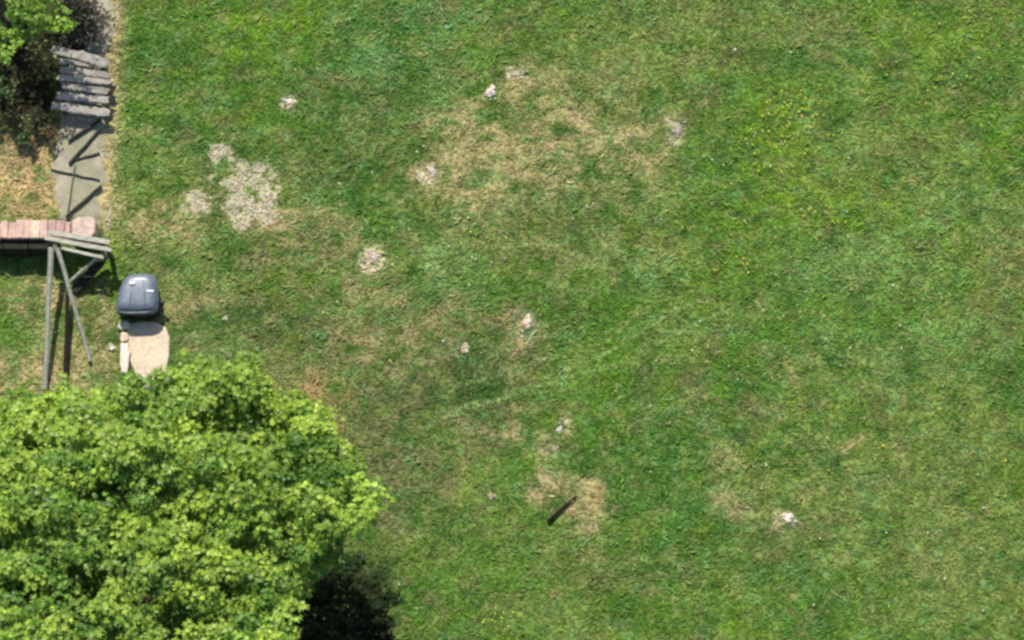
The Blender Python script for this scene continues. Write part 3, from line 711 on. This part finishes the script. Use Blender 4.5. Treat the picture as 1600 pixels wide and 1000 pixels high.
def tree(name, label, cx, cy, zc, rx, ry, rz, lobes, n_clump, per, leaf, base_cols, clump_r, trunk_r, base_xy, group=None, keep=None, extra=None):
    base = Vector((base_xy[0], base_xy[1], 0)); root = empty(name, base)
    tag(root, label, 'tree', group)
    # clump centres: on the outer shell of the crown and of its lobes
    cl = []
    tries = 0; boughs = []
    nb = n_clump
    while len(boughs) < nb and tries < nb * 300:
        tries += 1
        L = lobes[int(RNG.integers(0, len(lobes)))] if RNG.random() < .45 else (0, 0, 0, 1, 1, 1)
        d = RNG.normal(0, 1, 3) + np.array((0, 0, .5)); d /= np.linalg.norm(d)
        if d[2] < -.3: continue
        rr = RNG.uniform(.80, 1.0)
        p = np.array([cx + rx * (L[0] + d[0] * rr * L[3]), cy + ry * (L[1] + d[1] * rr * L[4]), zc + rz * (L[2] + d[2] * rr * L[5])])
        q = ((p[0]-cx)/rx)**2 + ((p[1]-cy)/ry)**2 + ((p[2]-zc)/rz)**2
        if q < .35: continue
        if keep and not keep(p): continue
        md = min((math.dist(p, b[0]) for b in boughs), default=9)
        if md < clump_r * 2.15: continue
        # the crown surface rises and falls, leaving dark hollows between boughs
        p[2] += 1.05 * (vnoise(p[0:1] * 1.6, p[1:2] * 2.2, 808)[0] - .5) * min(1, rz)
        boughs.append((p, d))
    for p in (extra or []): boughs.append((np.array(p), np.array((.6, -.3, .4))))
    Ps = []; Ns = []; Ss = []; Cs = []
    def spray(c, rad, k, a, hue):
        # leaves laid like shingles over a small flattened dome
        e = RNG.normal(0, 1, (k, 3)) + np.array((0, 0, .75)); e /= np.linalg.norm(e, axis=1)[:, None]
        e[:, 2] = np.where(e[:, 2] < -.1, -e[:, 2] * .4, e[:, 2])
        q = RNG.uniform(.75, 1.05, k)[:, None]
        off = e * q * rad * np.array((RNG.uniform(1.0, 1.7), RNG.uniform(.6, 1.0), RNG.uniform(.4, .75)))
        off += RNG.normal(0, rad * .16, (k, 3)); tl = RNG.normal(0, .3, 2); off[:, 2] += off[:, 0] * tl[0] + off[:, 1] * tl[1]
        Ps.append(c + off)
        nr = e * .55 + np.array((0, .06, .85)) + RNG.normal(0, .34, (k, 3)); nr /= np.linalg.norm(nr, axis=1)[:, None]
        Ns.append(nr); Ss.append(leaf * RNG.uniform(.6, 1.25, k))
        aa = np.clip(a + RNG.normal(0, .12, k), 0, 1)[:, None]
        Cs.append((base_cols[0] * (1 - aa) + base_cols[1] * aa) * hue * RNG.lognormal(0, .10, k)[:, None])
    for p, d in boughs:
        hue = RNG.lognormal(0, .08); a = RNG.random()
        for _ in range(int(RNG.integers(5, 9))):
            o_ = RNG.normal(0, 1, 3); o_ /= max(1, np.linalg.norm(o_) * .8); c = p + o_ * clump_r * np.array([1.35, .95, .5])
            cl.append((c, d)); rad = clump_r * RNG.uniform(.45, .95)
            if RNG.random() < .15: spray(c, rad, int(per * rad / clump_r), 1.0, .6 + .4 * base_cols[2] / base_cols[1])
            else: spray(c, rad, int(per * rad / clump_r), np.clip(a + RNG.normal(0, .25), 0, 1), hue)
    # leaves deeper in, given a darker tone to paint the hollows' shade
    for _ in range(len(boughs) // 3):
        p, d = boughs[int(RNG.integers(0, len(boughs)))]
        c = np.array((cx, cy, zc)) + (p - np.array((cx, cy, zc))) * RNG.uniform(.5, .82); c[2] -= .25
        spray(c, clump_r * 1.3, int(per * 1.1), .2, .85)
    # loose shoots that break the outline
    for _ in range(len(boughs) * 2):
        p, d = cl[int(RNG.integers(0, len(cl)))]
        v = np.array((d[0], d[1], .25)); v /= np.linalg.norm(v) + 1e-6
        for t in range(7): spray(p + v * (clump_r * .5 + t * leaf * .42), leaf * .35, 2, RNG.random(), 1.05)
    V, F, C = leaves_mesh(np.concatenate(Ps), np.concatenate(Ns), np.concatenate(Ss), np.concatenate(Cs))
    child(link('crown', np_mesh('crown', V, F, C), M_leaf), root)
    # trunk and limbs
    mb = MB(); top = Vector((cx, cy, zc))
    n = 9; pts = [base.lerp(top, k / n) + Vector((.05 * math.sin(k * 1.3), .05 * math.cos(k * 1.7), 0)) for k in range(n + 1)]; pts[0] = base + Vector((0, 0, -.2))
    mb.tube(pts, [trunk_r * (1.35 if k == 0 else 1 - .07 * k) for k in range(n + 1)], 10, wob=.1)
    child(mb.build('trunk', M_bark, smooth=True), root)
    idx = RNG.choice(len(cl), min(46, len(cl)), replace=False)
    for j, i in enumerate(idx[:12 if rx > 1 else 4]):
        mb = MB(); e = Vector(cl[i][0]); s = pts[4 + j % 5]; mid = s.lerp(e, .5) + Vector((0, 0, -.12))
        mb.tube([s, s.lerp(mid, .5) + Vector((0, 0, .03)), mid, mid.lerp(e, .5) + Vector((0, 0, -.03)), e], [trunk_r * .42, trunk_r * .34, trunk_r * .25, trunk_r * .16, trunk_r * .06], 6)
        # side twigs of this limb
        for q in range(5):
            if rx < 1: break
            e2 = Vector(cl[idx[(12 + j * 3 + q) % len(idx)]][0]); st = mid.lerp(e, q / 5)
            if (e2 - st).length < max(rx, ry) * .75: mb.tube([st, st.lerp(e2, .5) + Vector((0, 0, -.06)), e2], [trunk_r * .14, trunk_r * .09, trunk_r * .03], 5)
        child(mb.build('limb', M_bark, smooth=True), root)
    return root

LG = [np.array((.085, .190, .022)), np.array((.300, .430, .055)), np.array((.38, .49, .055))]
zc = 3.2
C0 = at(205, 985, zc)
big_lobes = [(.52, .42, .10, .45, .46, .5), (-.1, .55, .1, .5, .44, .55), (-.62, .45, .0, .42, .45, .5), (.60, -.05, .05, .42, .5, .55), (.1, .1, .35, .55, .5, .6), (-.5, -.1, .2, .5, .5, .6), (.25, .62, 0, .38, .34, .45), (.2, -.4, .2, .6, .6, .6), (.72, .28, -.15, .28, .3, .4)]
def crown_keep(p):
    X, Y = np.array([p[0]]), np.array([p[1]])
    d = p - CAM; cy_ = cth * d[1] + sth * d[2]; cz_ = -sth * d[1] + cth * d[2]
    px = 800 + d[0] / -cz_ * DIST / S; py = 500 - cy_ / -cz_ * DIST / S
    if px > 420 and py > 848 + (540 - px) * .86: return False
    out = [(-400,660),(0,628),(60,640),(150,634),(215,630),(262,606),(330,588),(430,584),(455,596),(478,640),(500,690),(525,715),(545,750),(562,805),(572,860),(572,1200),(-400,1200)]
    return bool(in_poly(np.array([px]), np.array([py]), out)[0])
M_shade_leaf = mat('shade_leaf', rough=.8, amount=.12, scale=2.5, bump=0, island=.25, trans=.05, spec=.05)
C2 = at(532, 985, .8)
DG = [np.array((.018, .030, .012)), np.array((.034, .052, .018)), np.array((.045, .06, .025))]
tree('shade_foliage', 'near-black foliage added as shade under the right side of the big tree', C2.x, C2.y, .8, .48, .85, .40, [(.3, .4, 0, .6, .5, .6), (0, -.4, 0, .8, .6, .6)], 40, 44, .055, DG, .10, .04, (C2.x, C2.y))  # added foliage; its near-black leaf colour stands in for the crown's shade
bpy.data.objects['shade_foliage']['category'] = 'shrub'
for ch in bpy.data.objects['shade_foliage'].children:
    if ch.name.startswith('crown'): ch.data.materials[0] = M_shade_leaf
tree('broadleaf_tree', 'large bright green leafy tree filling the lower left corner', C0.x, C0.y, zc, 2.85, 3.05, 1.75, big_lobes, 330, 52, .072, LG, .175, .17, (C0.x, C0.y - .1), keep=crown_keep)

LG2 = [np.array((.11, .23, .022)), np.array((.24, .38, .035)), np.array((.18, .22, .06))]
C1 = at(0, -5, 1.0)
tree('leafy_shrub', 'bright green leafy shrub in the top left corner beside the steps', C1.x, C1.y, 1.0, .80, .84, .42,
     [(.5, -.3, 0, .5, .5, .6), (-.3, -.45, 0, .5, .5, .6), (.2, .4, .1, .6, .6, .6)], 25, 22, .050, LG2, .105, .05, (C1.x - .1, C1.y))
bpy.data.objects['leafy_shrub']['category'] = 'shrub'

# bare dark twiggy bush
def dead_bush():
    b = at(125, 45, 0); root = empty('bare_bush', b)
    tag(root, 'dark nearly leafless twiggy bush above the wooden steps', 'bush')
    mb = MB(); rnd = random.Random(9); tips = []
    for i in range(120):
        px = rnd.gauss(122, 17); py = rnd.gauss(36, 22); e = at(px, min(py, 72), rnd.uniform(.15, .4))
        m = b.lerp(e, .5) + Vector((rnd.uniform(-.08, .08), rnd.uniform(-.08, .08), .08))
        mb.tube([b + Vector((rnd.uniform(-.05, .05), rnd.uniform(-.05, .05), -.05)), m, e], [.012, .009, .004], 4)
        tips.append(e)
        for _ in range(4):
            e2 = e + Vector((rnd.gauss(0, .09), rnd.gauss(0, .09), rnd.gauss(0, .05))); mb.tube([m.lerp(e, .6), e2], [.006, .003], 3); tips.append(e2)
    child(mb.build('twigs', M_deadwood), root)
    P = np.array([tuple(t) for t in tips]); P = np.concatenate([P, P + RNG.normal(0, .04, P.shape)]); n = len(P)
    N = RNG.normal(0, .7, (n, 3)) + np.array((0, 0, 1)); N /= np.linalg.norm(N, axis=1)[:, None]
    q = RNG.random(n)[:, None]
    col = np.where(q < .7, np.array((.034, .042, .026)), np.where(q < .88, np.array((.07, .10, .04)), np.array((.12, .10, .09)))) * RNG.uniform(.7, 1.3, n)[:, None]
    V, F, C = leaves_mesh(P, N, RNG.uniform(.025, .05, n), col)
    child(link('foliage', np_mesh('foliage', V, F, C), M_leaf), root)
dead_bush()

def weed(px, py, r, h, cols, label, n=70):
    b = at(px, py, 0); root = empty('leafy_weed', b); tag(root, label, 'plant', 'small plants under the leafy shrub')
    mb = MB(); rnd = random.Random(int(px * 7 + py)); P = []
    for i in range(14):
        e = b + Vector((rnd.gauss(0, r * .6), rnd.gauss(0, r * .6), h * rnd.uniform(.5, 1))); mb.tube([b, b.lerp(e, .5) + Vector((0, 0, .03)), e], [.006, .005, .003], 4)
        for _ in range(n // 14): P.append(tuple(e + Vector((rnd.gauss(0, r * .3), rnd.gauss(0, r * .3), rnd.gauss(0, .03)))))
    child(mb.build('stems', M_deadwood), root)
    P = np.array(P); N = RNG.normal(0, .5, P.shape) + np.array((0, 0, 1)); N /= np.linalg.norm(N, axis=1)[:, None]
    a = RNG.random(len(P))[:, None]; col = cols[0] * (1 - a) + cols[1] * a
    V, F, C = leaves_mesh(P, N, RNG.uniform(.03, .06, len(P)), col)
    child(link('leaves', np_mesh('leaves', V, F, C), M_leaf), root)
OL = [np.array((.12, .13, .04)), np.array((.20, .17, .06))]; GR = [np.array((.07, .13, .04)), np.array((.10, .17, .05))]; RD = [np.array((.10, .035, .02)), np.array((.12, .12, .04))]
weed(58, 195, .14, .30, OL, 'olive plant standing tallest in the shade left of the steps')
weed(20, 190, .13, .18, RD, 'reddish olive plant at the left picture edge below the shrub')
weed(60, 100, .16, .40, OL, 'olive green plant directly under the edge of the leafy shrub')
weed(5, 150, .10, .30, GR, 'green plant in deep shade at the far left edge')
weed(78, 215, .08, .22, RD, 'small red-brown plant beside the grey path')
weed(38, 222, .07, .20, GR, 'small dark green plant on the dry straw ground')
